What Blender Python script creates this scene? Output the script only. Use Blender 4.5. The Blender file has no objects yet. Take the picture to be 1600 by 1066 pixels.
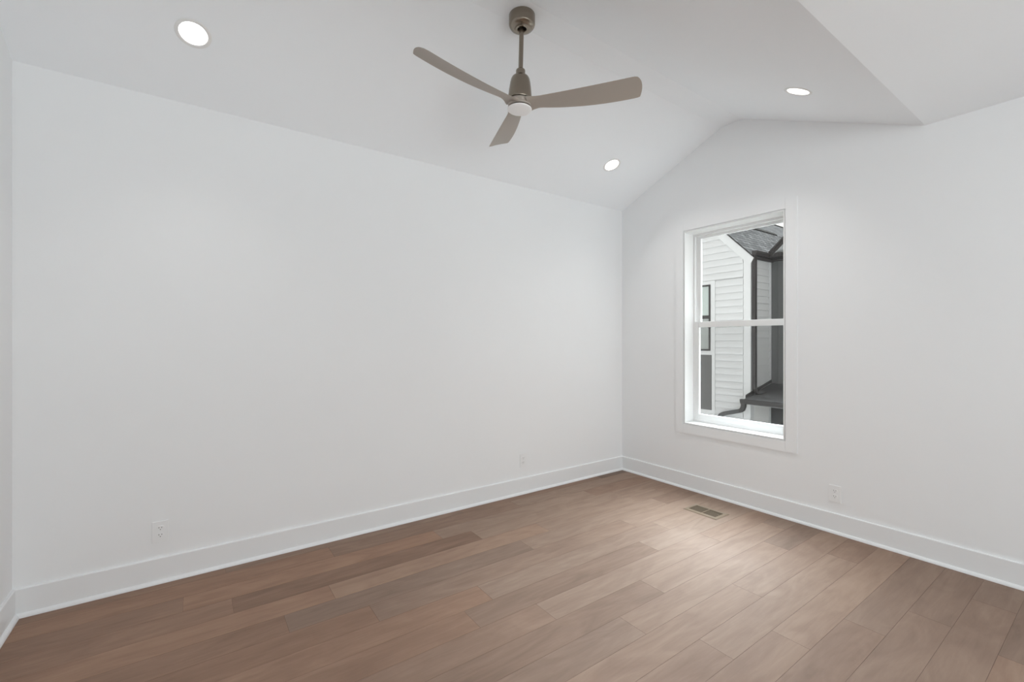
import bpy, bmesh, math, random
from mathutils import Vector, Matrix

random.seed(7)
scene = bpy.context.scene
col = scene.collection

# ------------------------------------------------------------------ camera
CAM_Z = 1.35
cam_data = bpy.data.cameras.new('camera')
cam_data.sensor_width = 36.0
cam_data.lens = 701.0 / 1600.0 * 36.0
cam_data.clip_start = 0.05
cam = bpy.data.objects.new('camera', cam_data)
col.objects.link(cam)
cam.location = (0.0, 0.0, CAM_Z)
cam.rotation_euler = (math.radians(90), 0, math.atan2(990, 701) - math.radians(90))
scene.camera = cam

# ------------------------------------------------------------------ world, lights, exposure
SKY = 1.15
world = bpy.data.worlds.new('overcast_sky')
scene.world = world
world.use_nodes = True
bg = world.node_tree.nodes['Background']
bg.inputs['Color'].default_value = (1.0, 0.985, 0.965, 1)
bg.inputs['Strength'].default_value = SKY

scene.view_settings.view_transform = 'Standard'
scene.view_settings.look = 'None'
scene.view_settings.gamma = 1.0
scene.view_settings.use_curve_mapping = False
scene.view_settings.exposure = 0.36
scene.cycles.use_denoising = True
scene.cycles.max_bounces = 14
scene.cycles.diffuse_bounces = 8
scene.cycles.glossy_bounces = 4
scene.cycles.transparent_max_bounces = 12

# room dimensions (metres)
XL, XR = -0.724, 3.68          # left wall, window wall
YF, YN = 3.19, -2.40           # far wall, near wall (behind the camera)
CEIL = [(YF, 2.716), (2.10, 3.178), (1.918, 3.178), (0.785, 2.68), (YN, 2.68)]
GROUND = -3.1
WIN = dict(y0=1.59, y1=2.453, z0=0.592, z1=2.352)      # window 1 opening
NWIN = dict(x0=0.1, x1=3.0, z0=0.35, z1=2.35)          # added unseen window in the near wall, lets in fill daylight


def portal(name, loc, rot, sx, sy):
    ld = bpy.data.lights.new(name, 'AREA')
    ld.shape = 'RECTANGLE'
    ld.size, ld.size_y = sx, sy
    ld.cycles.is_portal = True
    o = bpy.data.objects.new(name, ld)
    o.location, o.rotation_euler = loc, rot
    col.objects.link(o)
    return o


portal('daylight_portal', (XR + 0.19, (WIN['y0'] + WIN['y1']) / 2, (WIN['z0'] + WIN['z1']) / 2),
       (0, math.radians(90), 0), 1.76, 0.86)
portal('daylight_portal', ((NWIN['x0'] + NWIN['x1']) / 2, YN - 0.13, (NWIN['z0'] + NWIN['z1']) / 2),
       (math.radians(90), 0, 0), NWIN['x1'] - NWIN['x0'], NWIN['z1'] - NWIN['z0'])

DOWNLIGHT_W = 2.0

# bright overcast sky: a very soft sun high above the window side
sun_d = bpy.data.lights.new('soft_overcast_sun', 'SUN')
sun_d.energy = 48.0
sun_d.color = (0.86, 0.95, 1.0)
sun_d.angle = math.radians(64)
sun = bpy.data.objects.new('soft_overcast_sun', sun_d)
sun.rotation_euler = Vector((-math.cos(math.radians(26)), -math.sin(math.radians(26)), -math.tan(math.radians(62)))).to_track_quat('-Z', 'Y').to_euler()
sun.location = (8, 2, 9)
col.objects.link(sun)

# added soft fill lamp, unseen behind the camera, aimed forward and slightly down
fill_d = bpy.data.lights.new('added_fill_light', 'AREA')
fill_d.shape = 'RECTANGLE'
fill_d.size, fill_d.size_y = 3.2, 1.3
fill_d.energy = 37
fill_d.color = (0.93, 0.98, 1.0)
fill = bpy.data.objects.new('added_fill_light', fill_d)
fill.location = (0.95, -2.0, 1.95)
fill.rotation_euler = Vector((0.0, 1.0, -0.40)).to_track_quat('-Z', 'Y').to_euler()
col.objects.link(fill)


# ------------------------------------------------------------------ materials
def new_mat(name):
    m = bpy.data.materials.new(name)
    m.use_nodes = True
    nt = m.node_tree
    return m, nt, nt.nodes['Principled BSDF']


def nd(nt, t, **kw):
    n = nt.nodes.new(t)
    for k, v in kw.items():
        setattr(n, k, v)
    return n


def paint(name, color, rough=0.6, spec=0.3, bump=0.02, scale=180.0, metallic=0.0, var=0.03):
    """painted surface: faint tone mottling and a very fine roller / orange-peel bump"""
    m, nt, b = new_mat(name)
    tc = nd(nt, 'ShaderNodeTexCoord')
    n1 = nd(nt, 'ShaderNodeTexNoise')
    n1.inputs['Scale'].default_value = 2.3
    n1.inputs['Detail'].default_value = 3
    nt.links.new(tc.outputs['Object'], n1.inputs['Vector'])
    mix = nd(nt, 'ShaderNodeMix', data_type='RGBA')
    c = Vector(color)
    mix.inputs['A'].default_value = (*(c * (1 - var)), 1)
    mix.inputs['B'].default_value = (*[min(1, v) for v in c * (1 + var)], 1)
    nt.links.new(n1.outputs['Fac'], mix.inputs['Factor'])
    nt.links.new(mix.outputs['Result'], b.inputs['Base Color'])
    b.inputs['Roughness'].default_value = rough
    b.inputs['Specular IOR Level'].default_value = spec
    b.inputs['Metallic'].default_value = metallic
    if bump:
        n2 = nd(nt, 'ShaderNodeTexNoise')
        n2.inputs['Scale'].default_value = scale
        nt.links.new(tc.outputs['Object'], n2.inputs['Vector'])
        bp = nd(nt, 'ShaderNodeBump')
        bp.inputs['Strength'].default_value = bump
        bp.inputs['Distance'].default_value = 0.002
        nt.links.new(n2.outputs['Fac'], bp.inputs['Height'])
        nt.links.new(bp.outputs['Normal'], b.inputs['Normal'])
    return m


M = {}
M['wall'] = paint('white_wall_paint', (0.855, 0.868, 0.878), 0.7, 0.2, var=0.008)
M['ceiling'] = paint('white_ceiling_paint', (0.92, 0.945, 0.97), 0.8, 0.1, var=0.006)
M['trim'] = paint('white_trim_paint', (0.83, 0.845, 0.855), 0.35, 0.4, 0.0, var=0.005)
M['vinyl'] = paint('white_window_vinyl', (0.80, 0.805, 0.80), 0.35, 0.4, 0.0, var=0.004)
M['plastic'] = paint('white_outlet_plastic', (0.85, 0.86, 0.865), 0.35, 0.4, 0.0, var=0.004)
M['slot'] = paint('dark_slot', (0.03, 0.03, 0.03), 0.6, 0.2, 0.0)
M['downlight'] = paint('white_downlight_trim', (0.86, 0.86, 0.85), 0.45, 0.4, 0.0, var=0.004)
M['frosted'] = paint('frosted_white_diffuser', (0.95, 0.95, 0.95), 0.35, 0.4, 0.0, var=0.004)
M['blade'] = paint('satin_taupe_blade', (0.405, 0.36, 0.315), 0.42, 0.4, 0.03, 60.0, var=0.05)
M['black'] = paint('black_opening', (0.012, 0.011, 0.010), 0.7, 0.2, 0.0)
M['register'] = paint('tan_register_metal', (0.235, 0.178, 0.122), 0.42, 0.5, 0.0, metallic=0.15)
M['register_dark'] = paint('dark_register_well', (0.035, 0.028, 0.02), 0.7, 0.2, 0.0)
M['register_fin'] = paint('bronze_register_fin', (0.14, 0.108, 0.074), 0.5, 0.4, 0.0)
M['siding_trim'] = paint('white_exterior_trim', (0.415, 0.41, 0.405), 0.6, 0.3, 0.02, 90, var=0.01)
M['dark_metal'] = paint('dark_bronze_aluminium', (0.022, 0.019, 0.018), 0.5, 0.25, 0.0, var=0.08)
M['ridge'] = paint('dark_ridge_shingle', (0.018, 0.017, 0.016), 1.0, 0.0, 0.0, var=0.1)
M['soffit'] = paint('grey_soffit_panel', (0.36, 0.36, 0.35), 0.6, 0.3, 0.0)
M['dark_cladding'] = paint('charcoal_board_cladding', (0.066, 0.066, 0.064), 0.55, 0.35, 0.1, 30, var=0.12)
M['ground'] = paint('concrete_ground', (0.150, 0.146, 0.140), 0.9, 0.2, 0.2, 20, var=0.1)
M['porch'] = paint('porch_paint', (0.50, 0.48, 0.46), 0.6, 0.3, 0.02, 90)


def brushed_nickel():
    m, nt, b = new_mat('brushed_nickel')
    tc = nd(nt, 'ShaderNodeTexCoord')
    mp = nd(nt, 'ShaderNodeMapping')
    mp.inputs['Scale'].default_value = (8, 8, 900)
    n = nd(nt, 'ShaderNodeTexNoise')
    n.inputs['Scale'].default_value = 6
    nt.links.new(tc.outputs['Object'], mp.inputs['Vector'])
    nt.links.new(mp.outputs['Vector'], n.inputs['Vector'])
    mr = nd(nt, 'ShaderNodeMapRange')
    mr.inputs['To Min'].default_value = 0.18
    mr.inputs['To Max'].default_value = 0.30
    nt.links.new(n.outputs['Fac'], mr.inputs['Value'])
    nt.links.new(mr.outputs['Result'], b.inputs['Roughness'])
    b.inputs['Base Color'].default_value = (0.29, 0.25, 0.205, 1)
    b.inputs['Metallic'].default_value = 0.92
    b.inputs['Anisotropic'].default_value = 0.5
    return m


M['nickel'] = brushed_nickel()


def emitter(name, color, strength):
    m, nt, b = new_mat(name)
    b.inputs['Base Color'].default_value = (0.9, 0.9, 0.9, 1)
    b.inputs['Emission Color'].default_value = (*color, 1)
    b.inputs['Emission Strength'].default_value = strength
    return m


M['lens'] = emitter('lit_downlight_lens', (1.0, 0.99, 0.965), 4.0)


def glass(name, tint, refl=1.0):
    m, nt, b = new_mat(name)
    out = nt.nodes['Material Output']
    tr = nd(nt, 'ShaderNodeBsdfTransparent')
    tr.inputs['Color'].default_value = (*tint, 1)
    gl = nd(nt, 'ShaderNodeBsdfGlossy')
    gl.inputs['Roughness'].default_value = 0.02
    fr = nd(nt, 'ShaderNodeFresnel')
    fr.inputs['IOR'].default_value = 1.45
    mul = nd(nt, 'ShaderNodeMath', operation='MULTIPLY')
    mul.inputs[1].default_value = refl
    mx = nd(nt, 'ShaderNodeMixShader')
    nt.links.new(fr.outputs['Fac'], mul.inputs[0])
    nt.links.new(mul.outputs['Value'], mx.inputs['Fac'])
    nt.links.new(tr.outputs['BSDF'], mx.inputs[1])
    nt.links.new(gl.outputs['BSDF'], mx.inputs[2])
    nt.links.new(mx.outputs['Shader'], out.inputs['Surface'])
    return m


M['glass'] = glass('clear_window_glass', (0.97, 0.975, 0.97), 0.6)


def screen_mat():
    m, nt, b = new_mat('fine_insect_mesh')
    out = nt.nodes['Material Output']
    tr = nd(nt, 'ShaderNodeBsdfTransparent')
    mx = nd(nt, 'ShaderNodeMixShader')
    mx.inputs['Fac'].default_value = 0.11
    b.inputs['Base Color'].default_value = (0.05, 0.05, 0.05, 1)
    b.inputs['Roughness'].default_value = 0.8
    nt.links.new(tr.outputs['BSDF'], mx.inputs[1])
    nt.links.new(b.outputs['BSDF'], mx.inputs[2])
    nt.links.new(mx.outputs['Shader'], out.inputs['Surface'])
    return m


M['screen'] = screen_mat()


def reflective_pane(name, c):
    m, nt, b = new_mat(name)
    b.inputs['Base Color'].default_value = (*c, 1)
    b.inputs['Roughness'].default_value = 0.06
    b.inputs['Specular IOR Level'].default_value = 0.9
    return m


M['pane_pale'] = reflective_pane('pale_green_reflection_pane', (0.27, 0.305, 0.285))  # greenish-white reflection painted into the upper pane's base colour
M['pane_dark'] = reflective_pane('grey_lower_pane', (0.19, 0.20, 0.19))


def shingles():
    m, nt, b = new_mat('grey_asphalt_shingle')
    uv = nd(nt, 'ShaderNodeUVMap')
    br = nd(nt, 'ShaderNodeTexBrick')
    br.offset = 0.37
    br.inputs['Scale'].default_value = 1.0
    br.inputs['Brick Width'].default_value = 0.22
    br.inputs['Row Height'].default_value = 0.145
    br.inputs['Mortar Size'].default_value = 0.012
    br.inputs['Mortar Smooth'].default_value = 0.3
    br.inputs['Bias'].default_value = 0.0
    br.inputs['Color1'].default_value = (0.026, 0.0222, 0.0203, 1)
    br.inputs['Color2'].default_value = (0.046, 0.0395, 0.0362, 1)
    br.inputs['Mortar'].default_value = (0.006, 0.006, 0.006, 1)
    nt.links.new(uv.outputs['UV'], br.inputs['Vector'])
    n = nd(nt, 'ShaderNodeTexNoise')
    n.inputs['Scale'].default_value = 9
    n.inputs['Detail'].default_value = 6
    nt.links.new(uv.outputs['UV'], n.inputs['Vector'])
    mx = nd(nt, 'ShaderNodeMix', data_type='RGBA', blend_type='OVERLAY')
    mx.inputs['Factor'].default_value = 0.2
    nt.links.new(br.outputs['Color'], mx.inputs['A'])
    nt.links.new(n.outputs['Color'], mx.inputs['B'])
    hs = nd(nt, 'ShaderNodeHueSaturation')
    hs.inputs['Saturation'].default_value = 0.25
    nt.links.new(mx.outputs['Result'], hs.inputs['Color'])
    nt.links.new(hs.outputs['Color'], b.inputs['Base Color'])
    b.inputs['Specular IOR Level'].default_value = 0.0
    b.inputs['Roughness'].default_value = 1.0
    return m


M['shingle'] = shingles()


def lap_siding(name, color):
    """fibre-cement boards; the laps themselves are modelled, this is the painted grain"""
    m, nt, b = new_mat(name)
    tc = nd(nt, 'ShaderNodeTexCoord')
    mp = nd(nt, 'ShaderNodeMapping')
    mp.inputs['Scale'].default_value = (1.5, 1.5, 40)
    n = nd(nt, 'ShaderNodeTexNoise')
    n.inputs['Scale'].default_value = 3
    nt.links.new(tc.outputs['Object'], mp.inputs['Vector'])
    nt.links.new(mp.outputs['Vector'], n.inputs['Vector'])
    bp = nd(nt, 'ShaderNodeBump')
    bp.inputs['Strength'].default_value = 0.08
    nt.links.new(n.outputs['Fac'], bp.inputs['Height'])
    nt.links.new(bp.outputs['Normal'], b.inputs['Normal'])
    b.inputs['Base Color'].default_value = (*color, 1)
    b.inputs['Roughness'].default_value = 0.65
    return m


M['siding'] = lap_siding('white_lap_siding', (0.39, 0.385, 0.38))
M['grey_panel'] = lap_siding('grey_lap_panel', (0.066, 0.063, 0.060))


def wood():
    """wide engineered planks: every board has its own tone (attribute) and its own piece of grain"""
    m, nt, b = new_mat('brown_oiled_plank_wood')
    at = nd(nt, 'ShaderNodeAttribute', attribute_name='board')       # r: tone, g: hue, b: grain offset
    sep = nd(nt, 'ShaderNodeSeparateColor')
    nt.links.new(at.outputs['Color'], sep.inputs['Color'])
    tc = nd(nt, 'ShaderNodeTexCoord')
    off = nd(nt, 'ShaderNodeVectorMath', operation='SCALE')
    off.inputs[0].default_value = (37.0, 91.0, 13.0)
    nt.links.new(sep.outputs['Blue'], off.inputs['Scale'])
    add = nd(nt, 'ShaderNodeVectorMath', operation='ADD')
    nt.links.new(tc.outputs['Object'], add.inputs[0])
    nt.links.new(off.outputs['Vector'], add.inputs[1])
    # long streaks
    mp = nd(nt, 'ShaderNodeMapping')
    mp.inputs['Scale'].default_value = (2.2, 26.0, 1.0)
    nt.links.new(add.outputs['Vector'], mp.inputs['Vector'])
    streak = nd(nt, 'ShaderNodeTexNoise')
    streak.inputs['Scale'].default_value = 1.4
    streak.inputs['Detail'].default_value = 7
    streak.inputs['Roughness'].default_value = 0.62
    streak.inputs['Distortion'].default_value = 0.8
    nt.links.new(mp.outputs['Vector'], streak.inputs['Vector'])
    # broad figure / cloudiness
    mp2 = nd(nt, 'ShaderNodeMapping')
    mp2.inputs['Scale'].default_value = (2.4, 8.0, 1.0)
    nt.links.new(add.outputs['Vector'], mp2.inputs['Vector'])
    fig = nd(nt, 'ShaderNodeTexNoise')
    fig.inputs['Scale'].default_value = 1.0
    fig.inputs['Detail'].default_value = 4
    fig.inputs['Distortion'].default_value = 1.6
    nt.links.new(mp2.outputs['Vector'], fig.inputs['Vector'])
    s1 = nd(nt, 'ShaderNodeMath', operation='MULTIPLY_ADD')
    s1.inputs[1].default_value = 0.40
    nt.links.new(streak.outputs['Fac'], s1.inputs[0])
    s2 = nd(nt, 'ShaderNodeMath', operation='MULTIPLY_ADD')
    s2.inputs[1].default_value = 0.60
    s2.inputs[2].default_value = -0.50
    nt.links.new(fig.outputs['Fac'], s2.inputs[0])
    nt.links.new(s2.outputs['Value'], s1.inputs[2])
    s3 = nd(nt, 'ShaderNodeMath', operation='ADD')                   # + board tone
    nt.links.new(s1.outputs['Value'], s3.inputs[0])
    nt.links.new(sep.outputs['Red'], s3.inputs[1])
    ramp = nd(nt, 'ShaderNodeValToRGB')
    e = ramp.color_ramp.elements
    e[0].position = 0.0
    e[0].color = (0.135, 0.082, 0.054, 1)
    e[1].position = 1.0
    e[1].color = (0.390, 0.284, 0.212, 1)
    mid = e.new(0.5)
    mid.color = (0.258, 0.173, 0.125, 1)
    nt.links.new(s3.outputs['Value'], ramp.inputs['Fac'])
    # board hue: greyer or redder
    hue = nd(nt, 'ShaderNodeMix', data_type='RGBA', blend_type='MULTIPLY')
    hue.inputs['Factor'].default_value = 1.0
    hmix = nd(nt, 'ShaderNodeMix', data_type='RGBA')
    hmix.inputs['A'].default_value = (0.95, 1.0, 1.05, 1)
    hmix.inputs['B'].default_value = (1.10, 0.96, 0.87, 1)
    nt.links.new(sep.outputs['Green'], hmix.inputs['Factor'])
    nt.links.new(ramp.outputs['Color'], hue.inputs['A'])
    nt.links.new(hmix.outputs['Result'], hue.inputs['B'])
    nt.links.new(hue.outputs['Result'], b.inputs['Base Color'])
    b.inputs['Roughness'].default_value = 0.68
    b.inputs['Specular IOR Level'].default_value = 0.55
    bp = nd(nt, 'ShaderNodeBump')
    bp.inputs['Strength'].default_value = 0.06
    bp.inputs['Distance'].default_value = 0.002
    nt.links.new(streak.outputs['Fac'], bp.inputs['Height'])
    nt.links.new(bp.outputs['Normal'], b.inputs['Normal'])
    return m


M['wood'] = wood()


# ------------------------------------------------------------------ mesh helpers
def link_bm(name, bm, mat, parent=None, smooth=False, recalc=True):
    if recalc:
        bmesh.ops.recalc_face_normals(bm, faces=bm.faces)
    me = bpy.data.meshes.new(name)
    bm.to_mesh(me)
    bm.free()
    for mm in (mat if isinstance(mat, (list, tuple)) else [mat]):
        me.materials.append(mm)
    if smooth:
        for p in me.polygons:
            p.use_smooth = True
        try:
            me.set_sharp_from_angle(angle=math.radians(38))
        except Exception:
            pass
    o = bpy.data.objects.new(name, me)
    col.objects.link(o)
    if parent is not None:
        o.parent = parent
    return o


def empty(name, loc=(0, 0, 0), rot=(0, 0, 0)):
    o = bpy.data.objects.new(name, None)
    o.empty_display_size = 0.1
    o.location, o.rotation_euler = loc, rot
    col.objects.link(o)
    return o


def tag(o, label, cat, group=None, kind=None):
    o['label'] = label
    o['category'] = cat
    if group:
        o['group'] = group
    if kind:
        o['kind'] = kind
    return o


def add_box(bm, lo, hi, bevel=0.0, seg=2):
    c = [(a + b) / 2 for a, b in zip(lo, hi)]
    s = [abs(b - a) for a, b in zip(lo, hi)]
    r = bmesh.ops.create_cube(bm, size=1.0, matrix=Matrix.Translation(c) @ Matrix.Diagonal((*s, 1)))
    if bevel:
        vs = set(r['verts'])
        es = [e for e in bm.edges if e.verts[0] in vs and e.verts[1] in vs]
        bmesh.ops.bevel(bm, geom=es, offset=bevel, segments=seg, affect='EDGES', clamp_overlap=True)


def box(name, lo, hi, mat, parent=None, bevel=0.0):
    bm = bmesh.new()
    add_box(bm, lo, hi, bevel)
    return link_bm(name, bm, mat, parent)


def add_lathe(bm, prof, seg=64, mat=Matrix.Identity(4)):
    """prof: list of (r, z); r == 0 ends are closed to a point"""
    rings = []
    for r, z in prof:
        if r < 1e-6:
            rings.append([bm.verts.new(mat @ Vector((0, 0, z)))])
        else:
            rings.append([bm.verts.new(mat @ Vector((r * math.cos(2 * math.pi * k / seg), r * math.sin(2 * math.pi * k / seg), z)))
                          for k in range(seg)])
    for a, b in zip(rings, rings[1:]):
        for k in range(seg):
            k2 = (k + 1) % seg
            if len(a) == 1 and len(b) == 1:
                continue
            if len(a) == 1:
                bm.faces.new((a[0], b[k], b[k2]))
            elif len(b) == 1:
                bm.faces.new((a[k], a[k2], b[0]))
            else:
                bm.faces.new((a[k], a[k2], b[k2], b[k]))


def lathe(name, prof, mat, parent=None, seg=64, M4=Matrix.Identity(4)):
    bm = bmesh.new()
    add_lathe(bm, prof, seg, M4)
    return link_bm(name, bm, mat, parent, smooth=True)


def add_prism(bm, pts, vec):
    """extrude a planar 3-D polygon along vec"""
    vs = [bm.verts.new(p) for p in pts]
    f = bm.faces.new(vs)
    r = bmesh.ops.extrude_face_region(bm, geom=[f])
    bmesh.ops.translate(bm, vec=Vector(vec), verts=[v for v in r['geom'] if isinstance(v, bmesh.types.BMVert)])


def prism(name, pts, vec, mat, parent=None):
    bm = bmesh.new()
    add_prism(bm, pts, vec)
    return link_bm(name, bm, mat, parent)


def holed_sheet(bm, outer, holes, normal, thick=None):
    """planar face with holes; optionally extruded along thick"""
    start = set(bm.faces)
    es = []
    for loop in [outer] + holes:
        vs = [bm.verts.new(p) for p in loop]
        for i in range(len(vs)):
            es.append(bm.edges.new((vs[i], vs[(i + 1) % len(vs)])))
    bmesh.ops.triangle_fill(bm, use_beauty=True, use_dissolve=False, edges=es, normal=Vector(normal))
    if thick is not None:
        fs = [f for f in bm.faces if f not in start]
        r = bmesh.ops.extrude_face_region(bm, geom=fs)
        bmesh.ops.translate(bm, vec=Vector(thick), verts=[v for v in r['geom'] if isinstance(v, bmesh.types.BMVert)])


def add_sweep(bm, path, w, h, up=(0, 0, 1), bevel=None):
    """rectangular pipe swept along a polyline (mitred)"""
    up = Vector(up)
    path = [Vector(p) for p in path]
    rings = []
    for i, p in enumerate(path):
        d0 = (p - path[i - 1]).normalized() if i else (path[1] - p).normalized()
        d1 = (path[i + 1] - p).normalized() if i < len(path) - 1 else d0
        t = (d0 + d1).normalized()
        side = t.cross(up)
        if side.length < 1e-4:
            side = t.cross(Vector((0, 1, 0)))
        side.normalize()
        nrm = side.cross(t).normalized()
        k = 1.0 / max(0.5, t.dot(d0))
        rings.append([bm.verts.new(p + side * a * w / 2 + nrm * b * h / 2 * k) for a, b in ((-1, -1), (1, -1), (1, 1), (-1, 1))])
    for a, b in zip(rings, rings[1:]):
        for k in range(4):
            bm.faces.new((a[k], a[(k + 1) % 4], b[(k + 1) % 4], b[k]))
    bm.faces.new(rings[0])
    bm.faces.new(rings[-1])


# ------------------------------------------------------------------ floor
def build_floor():
    W = 0.1602
    y_top = 3.09                                   # long joint nearest the far wall
    joints = {                                     # row index (0 = 3.09..2.93) -> end joints measured along the boards
        -1: [(3.25, 0)], 0: [0.716, 2.17], 1: [-0.047, 1.385, 2.86], 2: [0.16, 1.602, 3.05], 3: [-0.62, 0.604, 2.06, 3.42],
        4: [0.36, 1.795, 3.2], 5: [-0.5, 0.728, 2.62], 6: [-0.15, 1.272, 2.78], 7: [-0.3, 1.099, 2.438], 8: [0.0, 1.431, 2.89],
        9: [0.62, 2.053, 3.45], 10: [0.27, 1.697, 3.13], 11: [-0.4, 1.03, 2.44], 12: [0.42, 1.865, 3.28], 13: [0.76, 2.197],
        14: [-0.3, 1.14, 2.578], 15: [0.1, 1.5, 2.914], 16: [0.4, 1.86, 3.32], 17: [-0.1, 1.38, 2.82], 18: [0.6, 2.4]}
    joints[-1] = [0.15, 1.72, 3.27]
    # tone (0.5 = middle), hue (0 grey .. 1 red) of the boards one can tell apart
    tones = {(-1, 2): (.42, .7), (-1, 3): (.16, .2), (0, 0): (.50, .75), (0, 1): (.45, .6), (0, 2): (.56, .4), (1, 0): (.42, .5), (1, 1): (.55, .85), (1, 2): (.60, .45),
             (1, 3): (.46, .7), (2, 0): (.44, .55), (2, 1): (.30, .85), (2, 2): (.60, .45), (2, 3): (.55, .5), (3, 1): (.54, .7), (3, 2): (.60, .8), (3, 3): (.58, .45),
             (4, 0): (.40, .55), (4, 1): (.42, .35), (4, 2): (.60, .4), (5, 1): (.40, .6), (5, 2): (.50, .45), (5, 3): (.60, .4), (6, 1): (.50, .6), (6, 2): (.53, .35),
             (6, 3): (.62, .35), (7, 1): (.44, .55), (7, 2): (.40, .45), (7, 3): (.62, .3), (8, 1): (.48, .6), (8, 2): (.58, .4), (8, 3): (.60, .5), (9, 1): (.42, .5), (9, 2): (.60, .45),
             (10, 1): (.46, .4), (10, 2): (.58, .5), (11, 1): (.44, .4), (11, 2): (.58, .55), (11, 3): (.56, .5), (12, 1): (.50, .55), (12, 2): (.58, .5), (13, 1): (.56, .55),
             (13, 2): (.60, .55), (14, 2): (.45, .5), (14, 3): (.47, .35), (15, 2): (.48, .4), (15, 3): (.42, .35), (16, 2): (.46, .4), (16, 3): (.47, .3), (17, 3): (.38, .3)}
    rnd = random.Random(11)
    bm = bmesh.new()
    cl = bm.loops.layers.float_color.new('board')
    g, dz = 0.00042, 0.0018

    def quad(pts, c):
        f = bm.faces.new([bm.verts.new(p) for p in pts])
        for lp in f.loops:
            lp[cl] = c
        return f

    x0, x1 = XL, XR
    quad([(x0, YN, -dz), (x1, YN, -dz), (x1, YF, -dz), (x0, YF, -dz)], (-0.5, 0.5, 0, 1))
    k = -1
    while True:
        yt = y_top - k * W
        yb = yt - W
        if yt <= YN:
            break
        yt, yb = min(yt, YF), max(yb, YN)
        if k in joints:
            js = [j for j in joints[k] if x0 + .05 < j < x1 - .05]
        else:
            js, x = [], x0 + rnd.uniform(.2, 1.4)
            while x < x1 - .1:
                js.append(x)
                x += rnd.uniform(1.1, 1.55)
        ends = [x0] + js + [x1]
        for i, (a, b) in enumerate(zip(ends, ends[1:])):
            tone, hue = tones.get((k, i), (rnd.uniform(.36, .58), rnd.uniform(.2, .7)))
            # colour cast of the light painted into board hue: redder left, greyer towards window
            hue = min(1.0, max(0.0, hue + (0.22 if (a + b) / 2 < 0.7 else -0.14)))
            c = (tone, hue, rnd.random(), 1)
            a2, b2, c2, d2 = a + g, b - g, yb + g, yt - g
            top = [(a2, c2, 0), (b2, c2, 0), (b2, d2, 0), (a2, d2, 0)]
            low = [(p[0], p[1], -dz) for p in top]
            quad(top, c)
            for q in range(4):
                quad([top[q], low[q], low[(q + 1) % 4], top[(q + 1) % 4]], (-0.4, .5, 0, 1))
        k += 1
    # slab under the boards
    o = link_bm('floor', bm, M['wood'])
    return tag(o, 'brown wide-plank wooden floor of the empty room', 'floor', kind='structure')


build_floor()


# ------------------------------------------------------------------ walls and ceiling
def gable_profile(x):
    return [(x, y, z) for y, z in CEIL] + [(x, YN, 0), (x, YF, 0)]


bm = bmesh.new()
holed_sheet(bm, gable_profile(XL), [], (1, 0, 0), (-0.12, 0, 0))
tag(link_bm('wall_left', bm, M['wall']), 'white painted wall at the left edge of the photo', 'wall', kind='structure')

bm = bmesh.new()
w = WIN
holed_sheet(bm, gable_profile(XR), [[(XR, w['y0'], w['z0']), (XR, w['y1'], w['z0']), (XR, w['y1'], w['z1']), (XR, w['y0'], w['z1'])]],
            (-1, 0, 0), (0.21, 0, 0))
tag(link_bm('wall_right', bm, M['wall']), 'white painted gable wall with the window', 'wall', kind='structure')

bm = bmesh.new()
holed_sheet(bm, [(XL, YF, 0), (XR, YF, 0), (XR, YF, CEIL[0][1]), (XL, YF, CEIL[0][1])], [], (0, -1, 0), (0, 0.12, 0))
tag(link_bm('wall_far', bm, M['wall']), 'long white painted wall facing the camera', 'wall', kind='structure')

bm = bmesh.new()
n = NWIN
holed_sheet(bm, [(XL, YN, 0), (XR, YN, 0), (XR, YN, 2.68), (XL, YN, 2.68)],
            [[(n['x0'], YN, n['z0']), (n['x1'], YN, n['z0']), (n['x1'], YN, n['z1']), (n['x0'], YN, n['z1'])]], (0, 1, 0), (0, -0.16, 0))
tag(link_bm('wall_near', bm, M['wall']), 'white painted wall behind the camera', 'wall', kind='structure')

# downlights: (x, y) on the two slopes; the ceiling has a round hole for each can
SLOPE_L = math.atan2(CEIL[1][1] - CEIL[0][1], CEIL[0][0] - CEIL[1][0])
SLOPE_R = math.atan2(CEIL[2][1] - CEIL[3][1], CEIL[2][0] - CEIL[3][0])


def ceil_z(y):
    for (ya, za), (yb, zb) in zip(CEIL, CEIL[1:]):
        if yb <= y <= ya:
            return za + (zb - za) * (y - ya) / (yb - ya)
    return CEIL[-1][1]


HOLE_R = 0.066
DL = [('L', -0.004, 2.766), ('L', 3.019, 2.733), ('R', 3.006, 1.225)]


def slope_frame(side, x, y):
    a = -SLOPE_L if side == 'L' else SLOPE_R
    return Matrix.Translation((x, y, ceil_z(y))) @ Matrix.Rotation(a, 4, 'X')


def circle_on(side, x, y, r, seg=48):
    f = slope_frame(side, x, y)
    return [f @ Vector((r * math.cos(2 * math.pi * k / seg), r * math.sin(2 * math.pi * k / seg), 0)) for k in range(seg)]


bm = bmesh.new()
for (ya, za), (yb, zb) in zip(CEIL, CEIL[1:]):
    hs = [circle_on(s, x, y, HOLE_R) for s, x, y in DL if yb < y < ya]
    holed_sheet(bm, [(XL, ya, za), (XR, ya, za), (XR, yb, zb), (XL, yb, zb)], hs, (0, 0, -1))
bmesh.ops.remove_doubles(bm, verts=bm.verts, dist=1e-5)
tag(link_bm('ceiling', bm, M['ceiling'], recalc=False), 'white vaulted ceiling with a flat strip at the ridge', 'ceiling', kind='structure')


# baseboards (5.5 in, eased top edge) with a small shoe moulding at the floor
BH, BT, ST = 0.140, 0.014, 0.016


def base_profile():
    return [(0, 0), (BT, 0), (BT, BH - 0.004), (BT - 0.004, BH), (0, BH)]


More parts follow.
